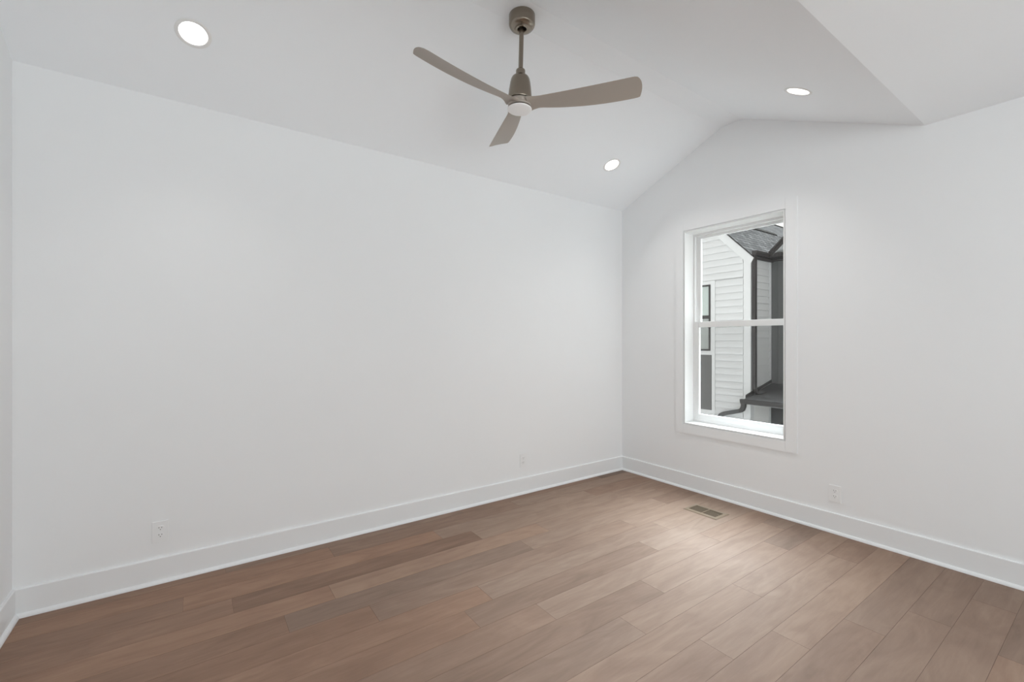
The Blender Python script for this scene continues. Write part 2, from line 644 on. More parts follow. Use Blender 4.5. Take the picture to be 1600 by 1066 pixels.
def shoe_profile():
    p = [(BT, 0)]
    for k in range(7):
        a = k / 6 * math.pi / 2
        p.append((BT + ST * math.cos(a), 0.019 * math.sin(a)))
    return p


def run(name, prof, p0, p1, inward, label, cat, m0=1, m1=1):
    """profile (out, z) swept from p0 to p1 along a wall; ends mitred towards inside corners"""
    d = (Vector(p1) - Vector(p0)).normalized()
    inw = Vector(inward)
    bm = bmesh.new()
    a = [bm.verts.new(Vector(p0) + inw * u + d * (u * m0) + Vector((0, 0, z))) for u, z in prof]
    b = [bm.verts.new(Vector(p1) + inw * u - d * (u * m1) + Vector((0, 0, z))) for u, z in prof]
    n = len(prof)
    for k in range(n):
        bm.faces.new((a[k], a[(k + 1) % n], b[(k + 1) % n], b[k]))
    bm.faces.new(a)
    bm.faces.new(b)
    o = link_bm(name, bm, M['trim'])
    return tag(o, label, cat, kind='structure')


Z0 = 0.0003
for nm, tn, p0, p1, inw, m0, m1, lb in (
        ('baseboard_far', 'trim_1', (XL, YF, Z0), (XR, YF, Z0), (0, -1, 0), 1, 1, 'along the long far wall'),
        ('baseboard_right', 'trim_2', (XR, YF, Z0), (XR, YN, Z0), (-1, 0, 0), 1, 1, 'along the window wall'),
        ('baseboard_left', 'trim_3', (XL, YN, Z0), (XL, YF, Z0), (1, 0, 0), 1, 1, 'along the left wall'),
        ('baseboard_near', 'trim_4', (XR, YN, Z0), (XL, YN, Z0), (0, 1, 0), 1, 1, 'along the wall behind the camera')):
    run(nm, base_profile(), p0, p1, inw, 'white flat baseboard ' + lb, 'baseboard', m0, m1)
    run(tn, shoe_profile(), p0, p1, inw, 'white quarter-round shoe moulding ' + lb, 'moulding', m0, m1)


# ------------------------------------------------------------------ window 1
def ring_box(bm, x0, x1, y0, y1, z0, z1, wl, wr, wb, wt, bevel=0.0):
    """rectangular frame in the YZ plane, x0..x1 deep; wl at y1 (left as seen), wr at y0"""
    add_box(bm, (x0, y1 - wl, z0), (x1, y1, z1), bevel)
    add_box(bm, (x0, y0, z0), (x1, y0 + wr, z1), bevel)
    add_box(bm, (x0, y0 + wr, z0), (x1, y1 - wl, z0 + wb), bevel)
    add_box(bm, (x0, y0 + wr, z1 - wt), (x1, y1 - wl, z1), bevel)


def build_window():
    w = WIN
    root = empty('window_1', (XR, (w['y0'] + w['y1']) / 2, w['z0']))
    tag(root, 'tall white double-hung window in the gable wall', 'window', kind='structure')
    inv = Matrix.Translation(-Vector(root.location))

    def part(name, bm, mat, parent=root):
        bmesh.ops.transform(bm, matrix=inv, verts=bm.verts)
        o = link_bm(name, bm, mat, parent)
        return o

    # flat picture-frame casing
    bm = bmesh.new()
    cw, cd, rv = 0.087, 0.011, 0.006
    ring_box(bm, XR - cd, XR + 0.001, w['y0'] - cw, w['y1'] + cw, w['z0'] - cw, w['z1'] + cw, cw - rv, cw - rv, cw - rv, cw - rv, 0.0015)
    part('casing', bm, M['wall'])
    # jamb extension lining the opening
    bm = bmesh.new()
    jt = 0.010
    ring_box(bm, XR - 0.008, XR + 0.142, w['y0'], w['y1'], w['z0'], w['z1'], jt, jt, jt, jt, 0.001)
    part('jamb', bm, M['vinyl'])
    # vinyl main frame
    y0, y1, z0, z1 = w['y0'] + 0.004, w['y1'] - 0.004, w['z0'] + 0.004, w['z1'] - 0.004
    bm = bmesh.new()
    ring_box(bm, XR + 0.125, XR + 0.205, y0, y1, z0, z1, 0.022, 0.022, 0.030, 0.026, 0.0015)
    # inner track step
    ring_box(bm, XR + 0.155, XR + 0.203, y0 + .022, y1 - .022, z0 + .03, z1 - .026, 0.010, 0.010, 0.012, 0.010, 0.001)
    part('frame', bm, M['vinyl'])
    # lower sash (room side)
    a0, a1 = XR + 0.128, XR + 0.155
    bm = bmesh.new()
    ring_box(bm, a0, a1, y0 + .018, y1 - .018, z0 + .026, 1.528, 0.042, 0.042, 0.054, 0.052, 0.003)
    ls = part('lower_sash', bm, M['vinyl'])
    bm = bmesh.new()
    add_box(bm, (a0 + .012, y0 + .055, z0 + .075), (a0 + .016, y1 - .055, 1.48))
    o = part('pane', bm, M['glass'], ls)
    # upper sash (outer)
    b0, b1 = XR + 0.160, XR + 0.187
    bm = bmesh.new()
    ring_box(bm, b0, b1, y0 + .024, y1 - .024, 1.478, z1 - .014, 0.036, 0.036, 0.046, 0.034, 0.003)
    us = part('upper_sash', bm, M['vinyl'])
    bm = bmesh.new()
    add_box(bm, (b0 + .012, y0 + .055, 1.515), (b0 + .016, y1 - .055, z1 - .05))
    part('pane', bm, M['glass'], us)
    # half insect screen outside the lower sash
    bm = bmesh.new()
    add_box(bm, (XR + 0.1945, y0 + .03, z0 + .04), (XR + 0.1955, y1 - .03, 1.50))
    part('insect_screen', bm, M['screen'])
    return root


build_window()


def build_near_window():
    n = NWIN
    root = empty('added_window_2', ((n['x0'] + n['x1']) / 2, YN, n['z0']))
    tag(root, 'added unseen wide white window in the wall behind the camera', 'window', kind='structure')
    inv = Matrix.Translation(-Vector(root.location))
    bm = bmesh.new()
    a, b = n['x0'], n['x1']
    t = .05
    add_box(bm, (a, YN - .15, n['z0']), (a + t, YN + .012, n['z1']))
    add_box(bm, (b - t, YN - .15, n['z0']), (b, YN + .012, n['z1']))
    add_box(bm, (a + t, YN - .15, n['z0']), (b - t, YN + .012, n['z0'] + t))
    add_box(bm, (a + t, YN - .15, n['z1'] - t), (b - t, YN + .012, n['z1']))
    for q in (1 / 3, 2 / 3):
        xm = a + (b - a) * q
        add_box(bm, (xm - .03, YN - .12, n['z0'] + t), (xm + .03, YN - .04, n['z1'] - t))
    bmesh.ops.transform(bm, matrix=inv, verts=bm.verts)
    fr = link_bm('frame', bm, M['vinyl'], root)
    bm = bmesh.new()
    add_box(bm, (a + t, YN - .085, n['z0'] + t), (b - t, YN - .08, n['z1'] - t))
    bmesh.ops.transform(bm, matrix=inv, verts=bm.verts)
    link_bm('pane', bm, M['glass'], fr)


build_near_window()


# ------------------------------------------------------------------ recessed downlights
def build_downlight(side, x, y, label):
    root = empty('recessed_downlight')
    root.matrix_world = slope_frame(side, x, y)
    tag(root, label, 'downlight', 'recessed downlights in the ceiling slopes')
    R = 0.0775
    # thin flange on the ceiling, rolling into the opening
    lathe('trim_ring', [(HOLE_R - .004, 0.004), (R, -0.0002), (R, -0.002), (R - .004, -0.004), (R - .012, -0.004), (HOLE_R - .006, -0.001),
                        (HOLE_R - .008, 0.004)], M['downlight'], root)
    # conical baffle up to the lens
    lathe('baffle', [(HOLE_R - .0005, 0.003), (HOLE_R - .005, 0.003), (0.0550, 0.012), (0.0500, 0.0275), (0.0500, 0.046), (HOLE_R - .0005, 0.046), (HOLE_R - .0005, 0.003)],
          M['downlight'], root)
    lathe('lens', [(0, 0.0278), (0.03, 0.0278), (0.0490, 0.0285), (0.0490, 0.036), (0, 0.036)], M['lens'], root, 48)
    ld = bpy.data.lights.new('downlight_lamp', 'AREA')
    ld.shape = 'DISK'
    ld.size = 0.090
    ld.spread = math.radians(112)
    ld.energy = DOWNLIGHT_W
    ld.color = (1.0, 0.975, 0.945)
    lo = bpy.data.objects.new('lamp', ld)
    lo.location = (0, 0, 0.0268)
    col.objects.link(lo)
    lo.parent = root
    return root


build_downlight(*DL[0], 'round white downlight above the left end of the long wall, nearest to the left wall')
build_downlight(*DL[1], 'small round downlight above the far corner, between the fan and the window')
build_downlight(*DL[2], 'round downlight on the far ceiling slope above the window, right of the fan')


# ------------------------------------------------------------------ ceiling fan
def build_fan():
    hub = Vector((1.4926, 2.0325, 2.6854))         # blade plane on the axis
    top = Vector((1.502, 2.0243, 3.178))           # canopy on the ridge strip
    root = empty('ceiling_fan', top)
    tag(root, 'brushed nickel three-blade ceiling fan hanging from the ridge of the ceiling', 'ceiling fan')
    lathe('canopy', [(0.0, -0.020), (0.024, -0.020), (0.0245, -0.0755), (0.0265, -0.0785), (0.034, -0.0785), (0.0355, -0.0765), (0.0365, -0.0765), (0.052, -0.073),
                     (0.0655, -0.066), (0.0715, -0.057), (0.0735, -0.048), (0.0735, -0.002), (0.0725, 0.0), (0, 0.0)], M['nickel'], root)
    lathe('hanger_ball', [(0, -0.070), (0.012, -0.068), (0.021, -0.060), (0.0235, -0.048), (0.0235, -0.03), (0, -0.03)], M['black'], root)
    d = (hub - top).normalized()
    z = -d
    x = Vector((1, 0, 0))
    x = (x - z * x.dot(z)).normalized()
    yv = z.cross(x)
    A = Matrix((x, yv, z)).transposed().to_4x4()   # tilted axis frame, origin at the canopy top
    L = (hub - top).length

    def ax(h):                                     # h: height above the blade plane
        return -L + h

    lathe('downrod', [(0, -0.045), (0.0128, -0.045), (0.0128, ax(0.16)), (0, ax(0.16))], M['nickel'], root, 32, A)
    lathe('yoke_cover', [(0.0128, ax(.1925)), (0.0200, ax(.1912)), (0.0245, ax(.1875)), (0.0262, ax(.1825)), (0.0262, ax(.1575)), (0.0128, ax(.1575))], M['nickel'], root, 48, A)
    lathe('motor_housing', [(0.0128, ax(.1570)), (0.0290, ax(.1565)), (0.0380, ax(.1525)), (0.0465, ax(.1450)), (0.0525, ax(.1340)), (0.0572, ax(.1130)),
                            (0.0622, ax(.0780)), (0.0655, ax(.0450)), (0.0668, ax(.0185)), (0.0655, ax(.0165)), (0.0, ax(.0165))], M['nickel'], root, 72, A)
    lathe('blade_hub', [(0, ax(.0130)), (0.0625, ax(.0130)), (0.0648, ax(.011)), (0.0655, ax(-.010)), (0.0655, ax(-.0205)), (0.064, ax(-.0225)), (0, ax(-.0225))],
          M['blade'], root, 72, A)
    lathe('light_ring', [(0, ax(-.0252)), (0.0625, ax(-.0252)), (0.0665, ax(-.0265)), (0.0672, ax(-.031)), (0, ax(-.031))], M['nickel'], root, 72, A)
    lathe('diffuser', [(0.0, ax(-.0315)), (0.0680, ax(-.0315)), (0.0688, ax(-.0330)), (0.0680, ax(-.0365)), (0.0640, ax(-.0395)), (0.052, ax(-.0418)),
                       (0.030, ax(-.0434)), (0, ax(-.0440))], M['frosted'], root, 72, A)

    # blades: outline and twist fitted to the photograph's fan (metres)
    K = 1.0127
    P = dict(ph=-0.9743, R=0.6437 * K, p0=-0.2602, p1=-0.2895, c=(0.0346 * K, 0.0454 * K, -0.0434 * K), d=(0.0507 * K, 0.0846 * K, -0.031 * K),
             e1=-0.022 * K, e2=0.044 * K, tx=-0.0053, ty=0.0522, k=0.0242)
    R0 = 0.1 * K
    for j in range(3):
        a = P['ph'] + j * 2 * math.pi / 3
        er = Vector((math.cos(a), math.sin(a), 0))
        et = Vector((-math.sin(a), math.cos(a), 0))
        bm = bmesh.new()
        rings = []
        NS, NW = 46, 12

        def outline(s):
            """clockwise and counter-clockwise half widths at s, pitch and lift"""
            cw = P['c'][0] + P['c'][1] * s + P['c'][2] * s * s
            dd = P['d'][0] + P['d'][1] * s + P['d'][2] * s * s
            pitch = P['p0'] + (P['p1'] - P['p0']) * s
            lift = P['e1'] * s + P['e2'] * s * s
            return cw, dd, pitch, lift

        for i in range(NS + 1):
            s = -0.085 + 1.085 * i / NS
            ss = max(s, 0.0)
            cw, dd, pitch, lift = outline(ss)
            t = max(0.0, (0.06 - s) / 0.145)       # root: flares into the hub drum
            dd = dd + 0.010 * t * t
            cw = cw + 0.026 * t * t
            ext = min(1.0, max(0.0, (1.0 - s) / 0.055))
            rnd_cw = math.sqrt(max(0.0, 1 - (1 - ext) ** 2))
            th = 0.0060 * (1 - 0.45 * ss) + 0.020 * t * t
            ring_top, ring_bot = [], []
            for q in range(NW + 1):
                u = q / NW
                # the clockwise tip corner is rounded, the other is nearly square
                wlo, whi = -cw * (0.88 + 0.12 * rnd_cw), dd * (0.965 + 0.035 * rnd_cw)
                wv = wlo + (whi - wlo) * u
                r = R0 + s * (P['R'] - 0.010 - R0) + ss * P['k'] * wv + 0.017 * (1 - (2 * u - 1) ** 2) * max(0.0, ss - 0.6) / 0.4
                edge = math.sqrt(max(0.0, 1 - (2 * u - 1) ** 4))
                pos = er * r + et * (wv * math.cos(pitch))
                zz = wv * math.sin(pitch) * (1 - 0.9 * min(1, t * t) if wv < 0 else 1 + 0.15 * t * t) + lift + 0.010 * ss * (1 - (2 * u - 1) ** 2) + P['tx'] * pos.x + P['ty'] * pos.y
                h = th * edge * 0.5
                nrm = Vector((0, 0, 1))
                p = Vector((hub.x - top.x + pos.x, hub.y - top.y + pos.y, hub.z - top.z + zz))
                ring_top.append(p + nrm * (h + 0.0004))
                ring_bot.append(p - nrm * (h + 0.0004))
            rings.append([bm.verts.new(v) for v in ring_top + ring_bot[::-1]])
        n = len(rings[0])
        for ra, rb in zip(rings, rings[1:]):
            for q in range(n):
                bm.faces.new((ra[q], ra[(q + 1) % n], rb[(q + 1) % n], rb[q]))
        bm.faces.new(rings[0])
        bm.faces.new(rings[-1])
        link_bm('blade', bm, M['blade'], root, smooth=True)


build_fan()


# ------------------------------------------------------------------ outlets
def build_outlet(loc, rotz, label):
    """duplex outlet; local -Y faces the room, plate back at y = 0"""
    root = empty('wall_outlet', loc, (0, 0, rotz))
    tag(root, label, 'outlet', 'duplex outlets on the white walls')
    bm = bmesh.new()
    add_box(bm, (-0.0385, -0.0062, -0.0605), (0.0385, -0.0004, 0.0605), 0.0028, 3)
    link_bm('cover_plate', bm, M['plastic'], root)
    for zc in (0.0195, -0.0195):
        bm = bmesh.new()
        pts = []
        for k in range(40):
            t = 2 * math.pi * k / 40
            xx, zz = 0.0172 * math.cos(t), 0.0172 * math.sin(t)
            zz = max(-0.0135, min(0.0135, zz))
            pts.append((xx, -0.0055, zc + zz))
        add_prism(bm, pts, (0, -0.0027, 0))
        rc = link_bm('receptacle', bm, M['plastic'], root)
        for sx, h in ((-0.0064, 0.0075), (0.0064, 0.0062)):
            bm = bmesh.new()
            add_box(bm, (sx - 0.0011, -0.00835, zc + 0.0035 - h / 2 + .001), (sx + 0.0011, -0.0075, zc + 0.0035 + h / 2 + .001))
            link_bm('slot', bm, M['slot'], rc)
        bm = bmesh.new()
        pts = []
        for k in range(16):
            t = 2 * math.pi * k / 16
            pts.append((0.0024 * math.cos(t), -0.0075, zc - 0.0068 + max(-0.0014, 0.0024 * math.sin(t))))
        add_prism(bm, pts, (0, -0.00085, 0))
        link_bm('ground_hole', bm, M['slot'], rc)
    lathe('screw', [(0, -0.0003), (0.0028, -0.0003), (0.003, 0.0), (0.003, 0.0012), (0, 0.0012)], M['plastic'], root, 20,
          Matrix.Translation((0, -0.0066, 0)) @ Matrix.Rotation(math.radians(-90), 4, 'X'))
    return root


build_outlet((-0.155, YF, 0.283), 0, 'white duplex outlet low on the long wall near the left corner')
build_outlet((2.378, YF, 0.293), 0, 'white duplex outlet low on the long wall near the far corner')
build_outlet((XR, 1.262, 0.275), math.radians(-90), 'white duplex outlet on the window wall, below and right of the window')


# ------------------------------------------------------------------ floor register
def build_register():
    x0, x1, y0, y1 = 3.208, 3.390, 1.870, 2.150
    root = empty('floor_register', ((x0 + x1) / 2, (y0 + y1) / 2, 0))
    tag(root, 'tan metal floor vent with louvred slots set in the planks below the window', 'floor vent')
    hx, hy = (x1 - x0) / 2, (y1 - y0) / 2
    ix, iy = 0.056, 0.112
    bm = bmesh.new()
    zt = 0.0055
    # bevelled face plate with a rectangular opening
    outer = [(-hx, -hy), (hx, -hy), (hx, hy), (-hx, hy)]
    mid = [(-hx + .008, -hy + .008), (hx - .008, -hy + .008), (hx - .008, hy - .008), (-hx + .008, hy - .008)]
    inner = [(-ix, -iy), (ix, -iy), (ix, iy), (-ix, iy)]
    lo = [bm.verts.new((x, y, 0.0004)) for x, y in outer]
    ed = [bm.verts.new((x, y, 0.002)) for x, y in outer]
    md = [bm.verts.new((x, y, zt)) for x, y in mid]
    inn = [bm.verts.new((x, y, zt)) for x, y in inner]
    inl = [bm.verts.new((x, y, 0.0004)) for x, y in inner]
    for a, b in ((lo, ed), (ed, md), (md, inn), (inn, inl), (inl, lo)):
        for k in range(4):
            bm.faces.new((a[k], a[(k + 1) % 4], b[(k + 1) % 4], b[k]))
    link_bm('face_plate', bm, M['register'], root)
    box('well', (-ix, -iy, 0.0003), (ix, iy, 0.0008), M['register_dark'], root)
    box('divider', (-ix, -0.004, 0.001), (ix, 0.004, 0.0054), M['register'], root)
    nf = 7
    for bank in (0, 1):                             # tilted fins, two banks of long slots
        ya, yb = ((-iy + .001, -0.0042) if bank == 0 else (0.0042, iy - .001))
        for k in range(nf):
            xc = -ix + (k + 0.75) * (2 * ix) / (nf + .5)
            bm = bmesh.new()
            tx = 0.0030
            add_prism(bm, [(xc - tx, ya, 0.0012), (xc - tx + .002, ya, 0.0012), (xc + tx, ya, 0.0050), (xc + tx - .002, ya, 0.0050)], (0, yb - ya, 0))
            link_bm('fin', bm, M['register_fin'], root)
    bm = bmesh.new()
    add_box(bm, (-0.012, -iy + .0008, 0.0045), (-0.002, -iy + .010, 0.0095), 0.001)
    link_bm('damper_lever', bm, M['register'], root)


build_register()


# ------------------------------------------------------------------ outside: ground and the neighbouring house
bm = bmesh.new()
add_box(bm, (-30, -40, GROUND - 0.2), (60, 50, GROUND))
tag(link_bm('ground', bm, M['ground']), 'paved ground between the two houses', 'ground', kind='structure')


def lapped(bm, o, u, nrm, length, z0, z1, expo=0.178, lap=0.021, clip=None):
    """lap-siding boards on a vertical wall: origin o, along u, outward normal nrm. clip(z) -> (s0, s1) range along u"""
    o, u, nrm = Vector(o), Vector(u), Vector(nrm)
    z = z0
    while z < z1 - 1e-4:
        zt = min(z + expo, z1)
        s0a, s1a = clip(z) if clip else (0, length)
        s0b, s1b = clip(zt) if clip else (0, length)
        if s1b - s0b < 0.01 or s1a - s0a < .01:
            break
        b = [o + u * s0a + Vector((0, 0, z - o.z)), o + u * s1a + Vector((0, 0, z - o.z)),
             o + u * s1b + Vector((0, 0, zt - o.z)), o + u * s0b + Vector((0, 0, zt - o.z))]
        gz = Vector((0, 0, 0.015))     # the shadow gap under each board's lower edge
        v = [bm.verts.new(p) for p in (b[0] + nrm * lap + gz, b[1] + nrm * lap + gz, b[2] + nrm * lap * .2, b[3] + nrm * lap * .2)]
        w_ = [bm.verts.new(p) for p in (b[0] + gz, b[1] + gz, b[2], b[3])]
        bm.faces.new(v)
        bm.faces.new((w_[0], w_[1], v[1], v[0]))
        bm.faces.new((w_[1], w_[2], v[2], v[1]))
        bm.faces.new((w_[3], w_[0], v[0], v[3]))
        bm.faces.new((w_[2], w_[3], v[3], v[2]))
        z = zt


def roof_slab(name, pts, thick, parent, inv):
    """shingled slab; pts: eave a, eave b, ridge b, ridge a. UV in metres along / up the slope"""
    bm = bmesh.new()
    P = [Vector(p) for p in pts]
    vs = [bm.verts.new(p) for p in P]
    f = bm.faces.new(vs)
    f.normal_update()
    nrm = f.normal.copy()
    if nrm.z < 0:
        nrm.negate()
    r = bmesh.ops.extrude_face_region(bm, geom=[f])
    bmesh.ops.translate(bm, vec=-nrm * thick, verts=[v for v in r['geom'] if isinstance(v, bmesh.types.BMVert)])
    bmesh.ops.recalc_face_normals(bm, faces=bm.faces)
    uvl = bm.loops.layers.uv.new('UVMap')
    ua = (P[1] - P[0]).normalized()
    va = nrm.cross(ua)
    if va.z < 0:
        va = -va
    for fc in bm.faces:
        for lp in fc.loops:
            d = lp.vert.co - P[0]
            lp[uvl].uv = (d.dot(ua), d.dot(va))
        fc.material_index = 0 if fc.normal.dot(nrm) > 0.9 else (2 if fc.normal.dot(nrm) < -0.9 else 1)
    bmesh.ops.transform(bm, matrix=inv, verts=bm.verts)
    return link_bm(name, bm, [M['shingle'], M['dark_metal'], M['soffit']], parent, recalc=False)


def build_house():
    XG, XI, XU = 11.4, 12.466, 13.2       # front gable wall, recessed dark wall, upper rear wall
    YC, YE = 5.745, 8.255                 # corners of the front gable
    YP, ZP = 7.0, 4.83                    # its peak
    ZE = 3.53                             # eave height at the wall
    base = Vector((XG, YC, GROUND))
    root = empty('neighboring_house', base)
    tag(root, 'white sided house with grey shingle roof seen through the window', 'house')
    inv = Matrix.Translation(-base)

    def part(name, bm, mat, parent=root):
        bmesh.ops.transform(bm, matrix=inv, verts=bm.verts)
        return link_bm(name, bm, mat, parent)

    slope = (ZP - ZE) / (YP - YC)

    # window bay: black window above a grey panel, framed in white trim (opening left out of the boards)
    WY0, WY1 = 6.79, 7.30

    def clip_right(z):                    # boards between the bay trim and the corner board
        top = min(YE - YC, 0)
        s_out = 0.165 if z < 3.33 else max(0.165, (z - ZE + .16) / slope + .03)
        return (s_out, (6.665 - YC) if z < 3.02 else (YP - YC))

    bm = bmesh.new()
    zj = 2.97
    # below the window head: right strip and left strip of boards
    lapped(bm, (XG, YC, 0), (0, 1, 0), (-1, 0, 0), 0, GROUND, zj, clip=lambda z: (0.165, 6.665 - YC))
    lapped(bm, (XG, YC, 0), (0, 1, 0), (-1, 0, 0), 0, GROUND, zj, clip=lambda z: (7.425 - YC, YE - YC - .165))
    # above: full boards up to the rakes
    hw = (YP - YC)

    def clip_top(z):
        m = max(0.165, (z - 3.33) / slope + .02)
        return (m, 2 * hw - m)

    lapped(bm, (XG, YC, 0), (0, 1, 0), (-1, 0, 0), 0, zj, ZP - .2, clip=clip_top)
    # backing sheet of the gable
    add_prism(bm, [(XG, YC, GROUND), (XG, YE, GROUND), (XG, YE, ZE), (XG, YP, ZP), (XG, YC, ZE)], (0.1, 0, 0))
    part('gable_wall', bm, M['siding'])
    # corner boards and rake boards
    for ya in (YC - 0.012, YE - 0.15):
        bm = bmesh.new()
        add_box(bm, (XG - .022, ya, GROUND), (XG + .02, ya + .162, ZE - .02))
        part('corner_board', bm, M['siding_trim'])
    for sgn in (1, -1):
        ye = YC if sgn == 1 else YE
        bm = bmesh.new()
        wv = 0.21
        add_prism(bm, [(XG - .024, ye - sgn * .10, ZE - slope * .10), (XG - .024, YP, ZP), (XG - .024, YP, ZP - wv * 1.45), (XG - .024, ye - sgn * .0, ZE - wv * 1.3)],
                  (0.024, 0, 0))
        part('rake_board', bm, M['siding_trim'])
    # bay trim
    bm = bmesh.new()
    for ya, yb in ((6.665, 6.752), (7.338, 7.425)):
        add_box(bm, (XG - .026, ya, GROUND + .1), (XG, yb, zj))
    add_box(bm, (XG - .026, 6.752, 2.875), (XG, 7.338, zj))
    add_box(bm, (XG - .026, 6.752, 0.975), (XG, 7.338, 1.085))
    add_box(bm, (XG - .026, 6.752, -0.64), (XG, 7.338, -0.52))
    add_box(bm, (XG - .024, 6.752, 1.085), (XG, 6.79, 2.875))
    add_box(bm, (XG - .024, 7.30, 1.085), (XG, 7.338, 2.875))
    part('bay_trim', bm, M['siding_trim'])

    def bay_window(z0, z1, zm):
        bm = bmesh.new()
        fw = 0.045
        ring_box(bm, XG - .04, XG + .0, WY0, WY1, z0, z1, fw, fw, fw, fw)
        add_box(bm, (XG - .036, WY0 + fw, zm - .045), (XG - .004, WY1 - fw, zm + .045))
        wf = part('bay_window', bm, M['dark_metal'])
        bm = bmesh.new()
        add_box(bm, (XG - .022, WY0 + fw, zm + .045), (XG - .012, WY1 - fw, z1 - fw))
        part('upper_pane', bm, M['pane_pale'], wf)
        bm = bmesh.new()
        add_box(bm, (XG - .022, WY0 + fw, z0 + fw), (XG - .012, WY1 - fw, zm - .045))
        part('lower_pane', bm, M['pane_dark'], wf)

    bay_window(1.085, 2.875, 2.0)
    bay_window(-2.45, -0.64, -1.5)
    bm = bmesh.new()
    lapped(bm, (XG - .004, 6.752, 0), (0, 1, 0), (-1, 0, 0), 7.338 - 6.752, -0.52, 0.975, expo=0.25, lap=.016)
    add_box(bm, (XG - .004, 6.752, -0.53), (XG + .01, 7.338, 0.98))
    part('grey_panel', bm, M['grey_panel'])

    # side wall running back to the dark wing
    bm = bmesh.new()
    lapped(bm, (XG + .15, YC, 0), (1, 0, 0), (0, -1, 0), XI - XG - .15 - .06, 0.0, ZE - .02)
    add_box(bm, (XG, YC, GROUND), (XI + .1, YC + .08, ZE - .02))
    part('side_wall', bm, M['siding'])
    bm = bmesh.new()
    add_box(bm, (XI - .115, YC - .022, GROUND), (XI - .005, YC + .01, ZE - .02))
    add_box(bm, (XG - .0215, YC - .022, GROUND), (XG + .15, YC + .01, ZE - .02))
    part('side_trim', bm, M['siding_trim'])
    # white body left of the gable, upper rear wall
    bm = bmesh.new()
    lapped(bm, (XI, YE, 0), (0, 1, 0), (-1, 0, 0), 5.5, GROUND, 3.6)
    add_box(bm, (XI, YE, GROUND), (XI + .1, YE + 5.5, 3.6))
    add_box(bm, (XG, YE - .08, GROUND), (XI + .1, YE, ZE - .02))
    part('rear_wall', bm, M['siding'])
    bm = bmesh.new()
    add_prism(bm, [(XU, YP, 3.4), (XU, 13.6, 3.4), (XU, 9.0, 6.15), (XU, YP, 4.75)], (0.1, 0, 0))
    part('upper_wall', bm, M['siding'])

    # dark board-and-batten wing with its own gable
    PY, PZ = 3.95, 5.14                   # peak
    bm = bmesh.new()
    yl = YC
    yr = 2 * PY - yl
    zw = 3.40
    add_prism(bm, [(XI, yl, GROUND), (XI, yr, GROUND), (XI, yr, zw), (XI, PY, zw + (yl - PY) * .96), (XI, yl, zw)], (0.1, 0, 0))
    part('dark_wall', bm, M['dark_cladding'])
    bm = bmesh.new()
    y = yl - .176
    while y > yr + .1:
        zt = zw + min(yl - y, y - yr) * .96 - .06
        add_box(bm, (XI - .018, y - .012, 0.15), (XI, y + .012, zt))
        y -= .352 / 2
    add_box(bm, (XI - .012, yr, 2.44), (XI, yl, 2.462))
    part('batten', bm, M['dark_cladding'])
    bm = bmesh.new()
    add_box(bm, (XI - .10, yr, 3.44), (XI, yl - .02, 3.56))
    part('frieze', bm, M['dark_metal'])

    # ---- roofs
    ov = 0.10
    ze = ZE + .075 - ov * slope
    XB = 15.5
    roof_slab('front_roof', [(XG - .05, YC - ov, ze - .02), (XB, YC - ov, ze - .02), (XB, YP, ZP + .025), (XG - .05, YP, ZP + .025)], .03, root, inv)
    roof_slab('front_roof', [(XB, YE + ov, ze - .02), (XG - .05, YE + ov, ze - .02), (XG - .05, YP, ZP + .025), (XB, YP, ZP + .025)], .03, root, inv)
    bm = bmesh.new()
    add_prism(bm, [(XG - .07, YP - .10, ZP - .045), (XG - .07, YP, ZP + .045), (XG - .07, YP + .10, ZP - .045), (XG - .07, YP + .10, ZP - .07), (XG - .07, YP, ZP + .02), (XG - .07, YP - .10, ZP - .07)],
              (XB - XG, 0, 0))
    part('ridge_cap', bm, M['ridge'])
    RY, RZ = 9.0, 6.22
    roof_slab('rear_roof', [(XU - .15, YP - .05, 4.78), (26, YP - .05, 4.78), (26, RY, RZ), (XU - .15, RY, RZ)], .08, root, inv)
    roof_slab('rear_roof', [(26, 13.8, 3.5), (XU - .15, 13.8, 3.5), (XU - .15, RY, RZ), (26, RY, RZ)], .08, root, inv)
    bm = bmesh.new()
    add_prism(bm, [(XU - .17, RY - .13, RZ - .07), (XU - .17, RY, RZ + .035), (XU - .17, RY + .13, RZ - .05), (XU - .17, RY, RZ + .0)], (26 - XU, 0, 0))
    part('ridge_cap', bm, M['ridge'])
    # dormer gable roof over the dark wing
    k = 0.95
    XO = XI - .42
    ya, za = yl - .15, 3.62
    pz = za + (ya - PY) * k
    roof_slab('wing_roof', [(15.0, ya, za), (XO, ya, za), (XO, PY, pz), (15.0, PY, pz)], .12, root, inv)
    yb = 2 * PY - ya
    roof_slab('wing_roof', [(XO, yb, za), (15.0, yb, za), (15.0, PY, pz), (XO, PY, pz)], .12, root, inv)
    bm = bmesh.new()
    for sgn, ye in ((1, ya), (-1, yb)):
        add_prism(bm, [(XO - .02, ye, za + .02), (XO - .02, PY, pz + .02), (XO - .02, PY, pz - .045), (XO - .02, ye, za - .045)], (0.018, 0, 0))
    part('drip_edge', bm, M['dark_metal'])
    bm = bmesh.new()
    add_box(bm, (XO + .01, ya - .30, za - .13), (XI - .10, ya + .06, za - .03))
    part('eave_return', bm, M['dark_metal'])

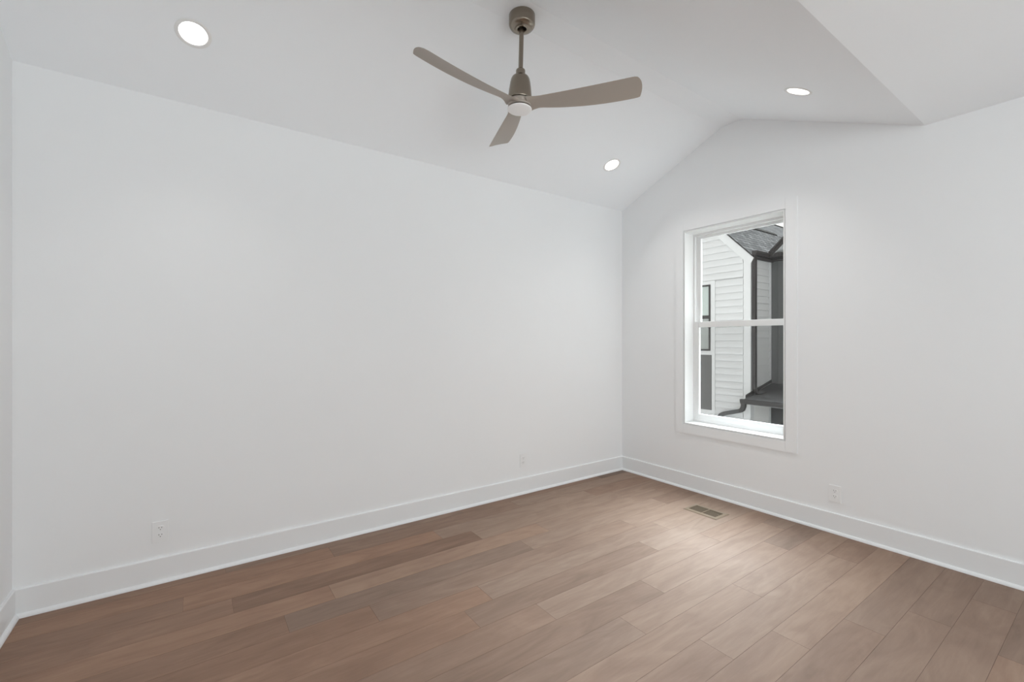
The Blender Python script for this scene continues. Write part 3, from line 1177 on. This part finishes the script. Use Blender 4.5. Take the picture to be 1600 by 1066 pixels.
    # ---- gutters and downspouts
    def gutter(name, p0, p1, out, w=.12, h=.105):
        p0, p1, out = Vector(p0), Vector(p1), Vector(out)
        prof = [(0, 0), (.72, 0), (.80, .25), (.97, .6), (1.0, 1.0), (.93, 1.0), (.9, .65), (.7, .1), (.06, .1), (.06, 1.0), (0, 1.0)]
        bm = bmesh.new()
        A = [bm.verts.new(p0 + out * (a * w) + Vector((0, 0, (b - 1) * h))) for a, b in prof]
        B = [bm.verts.new(p1 + out * (a * w) + Vector((0, 0, (b - 1) * h))) for a, b in prof]
        n = len(prof)
        for q in range(n):
            bm.faces.new((A[q], A[(q + 1) % n], B[(q + 1) % n], B[q]))
        for E, p in ((A, p0), (B, p1)):
            cap = [bm.verts.new(p + out * (a * w) + Vector((0, 0, (b - 1) * h))) for a, b in prof[:5] + [prof[-1]]]
            bm.faces.new(cap)
        return part(name, bm, M['dark_metal'])

    gutter('gutter', (XG - .04, YC - ov + .035, 3.60), (XI - .05, YC - ov + .035, 3.60), (0, -1, 0))
    bm = bmesh.new()
    add_box(bm, (XG + .0, YC - ov + .02, 3.42), (XI, YC - .0, 3.50))
    part('fascia', bm, M['dark_metal'])
    bm = bmesh.new()
    yd = YC - .085
    add_sweep(bm, [(XG + .055, yd, 3.52), (XG + .055, yd, 0.16), (XG + .10, yd - .04, 0.06), (XG + .26, yd - .16, 0.03)], .10, .075, up=(0, 1, 0))
    part('downspout', bm, M['dark_metal'])

    # porch roof with its gutter and elbowed downspout
    XP = 11.08
    zp0, zp1 = -0.085, 0.235
    roof_slab('porch_roof', [(XP, 1.6, zp0), (XP, YC - .02, zp0), (XI, YC - .02, zp1), (XI, 1.6, zp1)], .06, root, inv)
    bm = bmesh.new()
    add_prism(bm, [(XP + .05, YC - .03, zp0 + .02), (XI, YC - .03, zp1 + .015), (XI, YC - .03, zp1 + .10), (XP + .05, YC - .03, zp0 + .10)], (0, .006, 0))
    part('flashing', bm, M['dark_metal'])
    gutter('porch_gutter', (XP, YC + .04, zp0 - .0), (XP, 1.6, zp0 - .0), (-1, 0, 0), .11, .11)
    bm = bmesh.new()
    add_box(bm, (XP + .02, 1.6, -.215), (XP + .05, YC - .02, -.16))
    part('porch_fascia', bm, M['siding_trim'])
    bm = bmesh.new()
    pth = [(XP - .05, YC - .03, -.19), (XP - .05, YC - .03, -.26), (XP + .0, YC + .03, -.35), (XP + .08, YC + .13, -.40), (XG - .085, 6.37, -.545), (XG - .07, 6.47, -.60), (XG - .07, 6.50, -.70), (XG - .07, 6.50, GROUND + .05)]
    add_sweep(bm, pth, .10, .085, up=(1, 0, 0))
    part('porch_downspout', bm, M['dark_metal'])
    # porch back: pale wall by the corner and the dark doorway
    bm = bmesh.new()
    add_box(bm, (XI - .02, YC - 2.6, GROUND), (XI - .001, YC - .02, -.06))
    part('porch_doorway', bm, M['black'])
    bm = bmesh.new()
    add_box(bm, (XG + .155, YC - .012, GROUND), (XI - .12, YC + .01, -.10))
    part('porch_side_panel', bm, M['porch'])
    bm = bmesh.new()
    add_box(bm, (XP + .08, 1.75, GROUND), (XP + .22, 1.89, -.17))
    part('porch_post', bm, M['siding_trim'])


build_house()
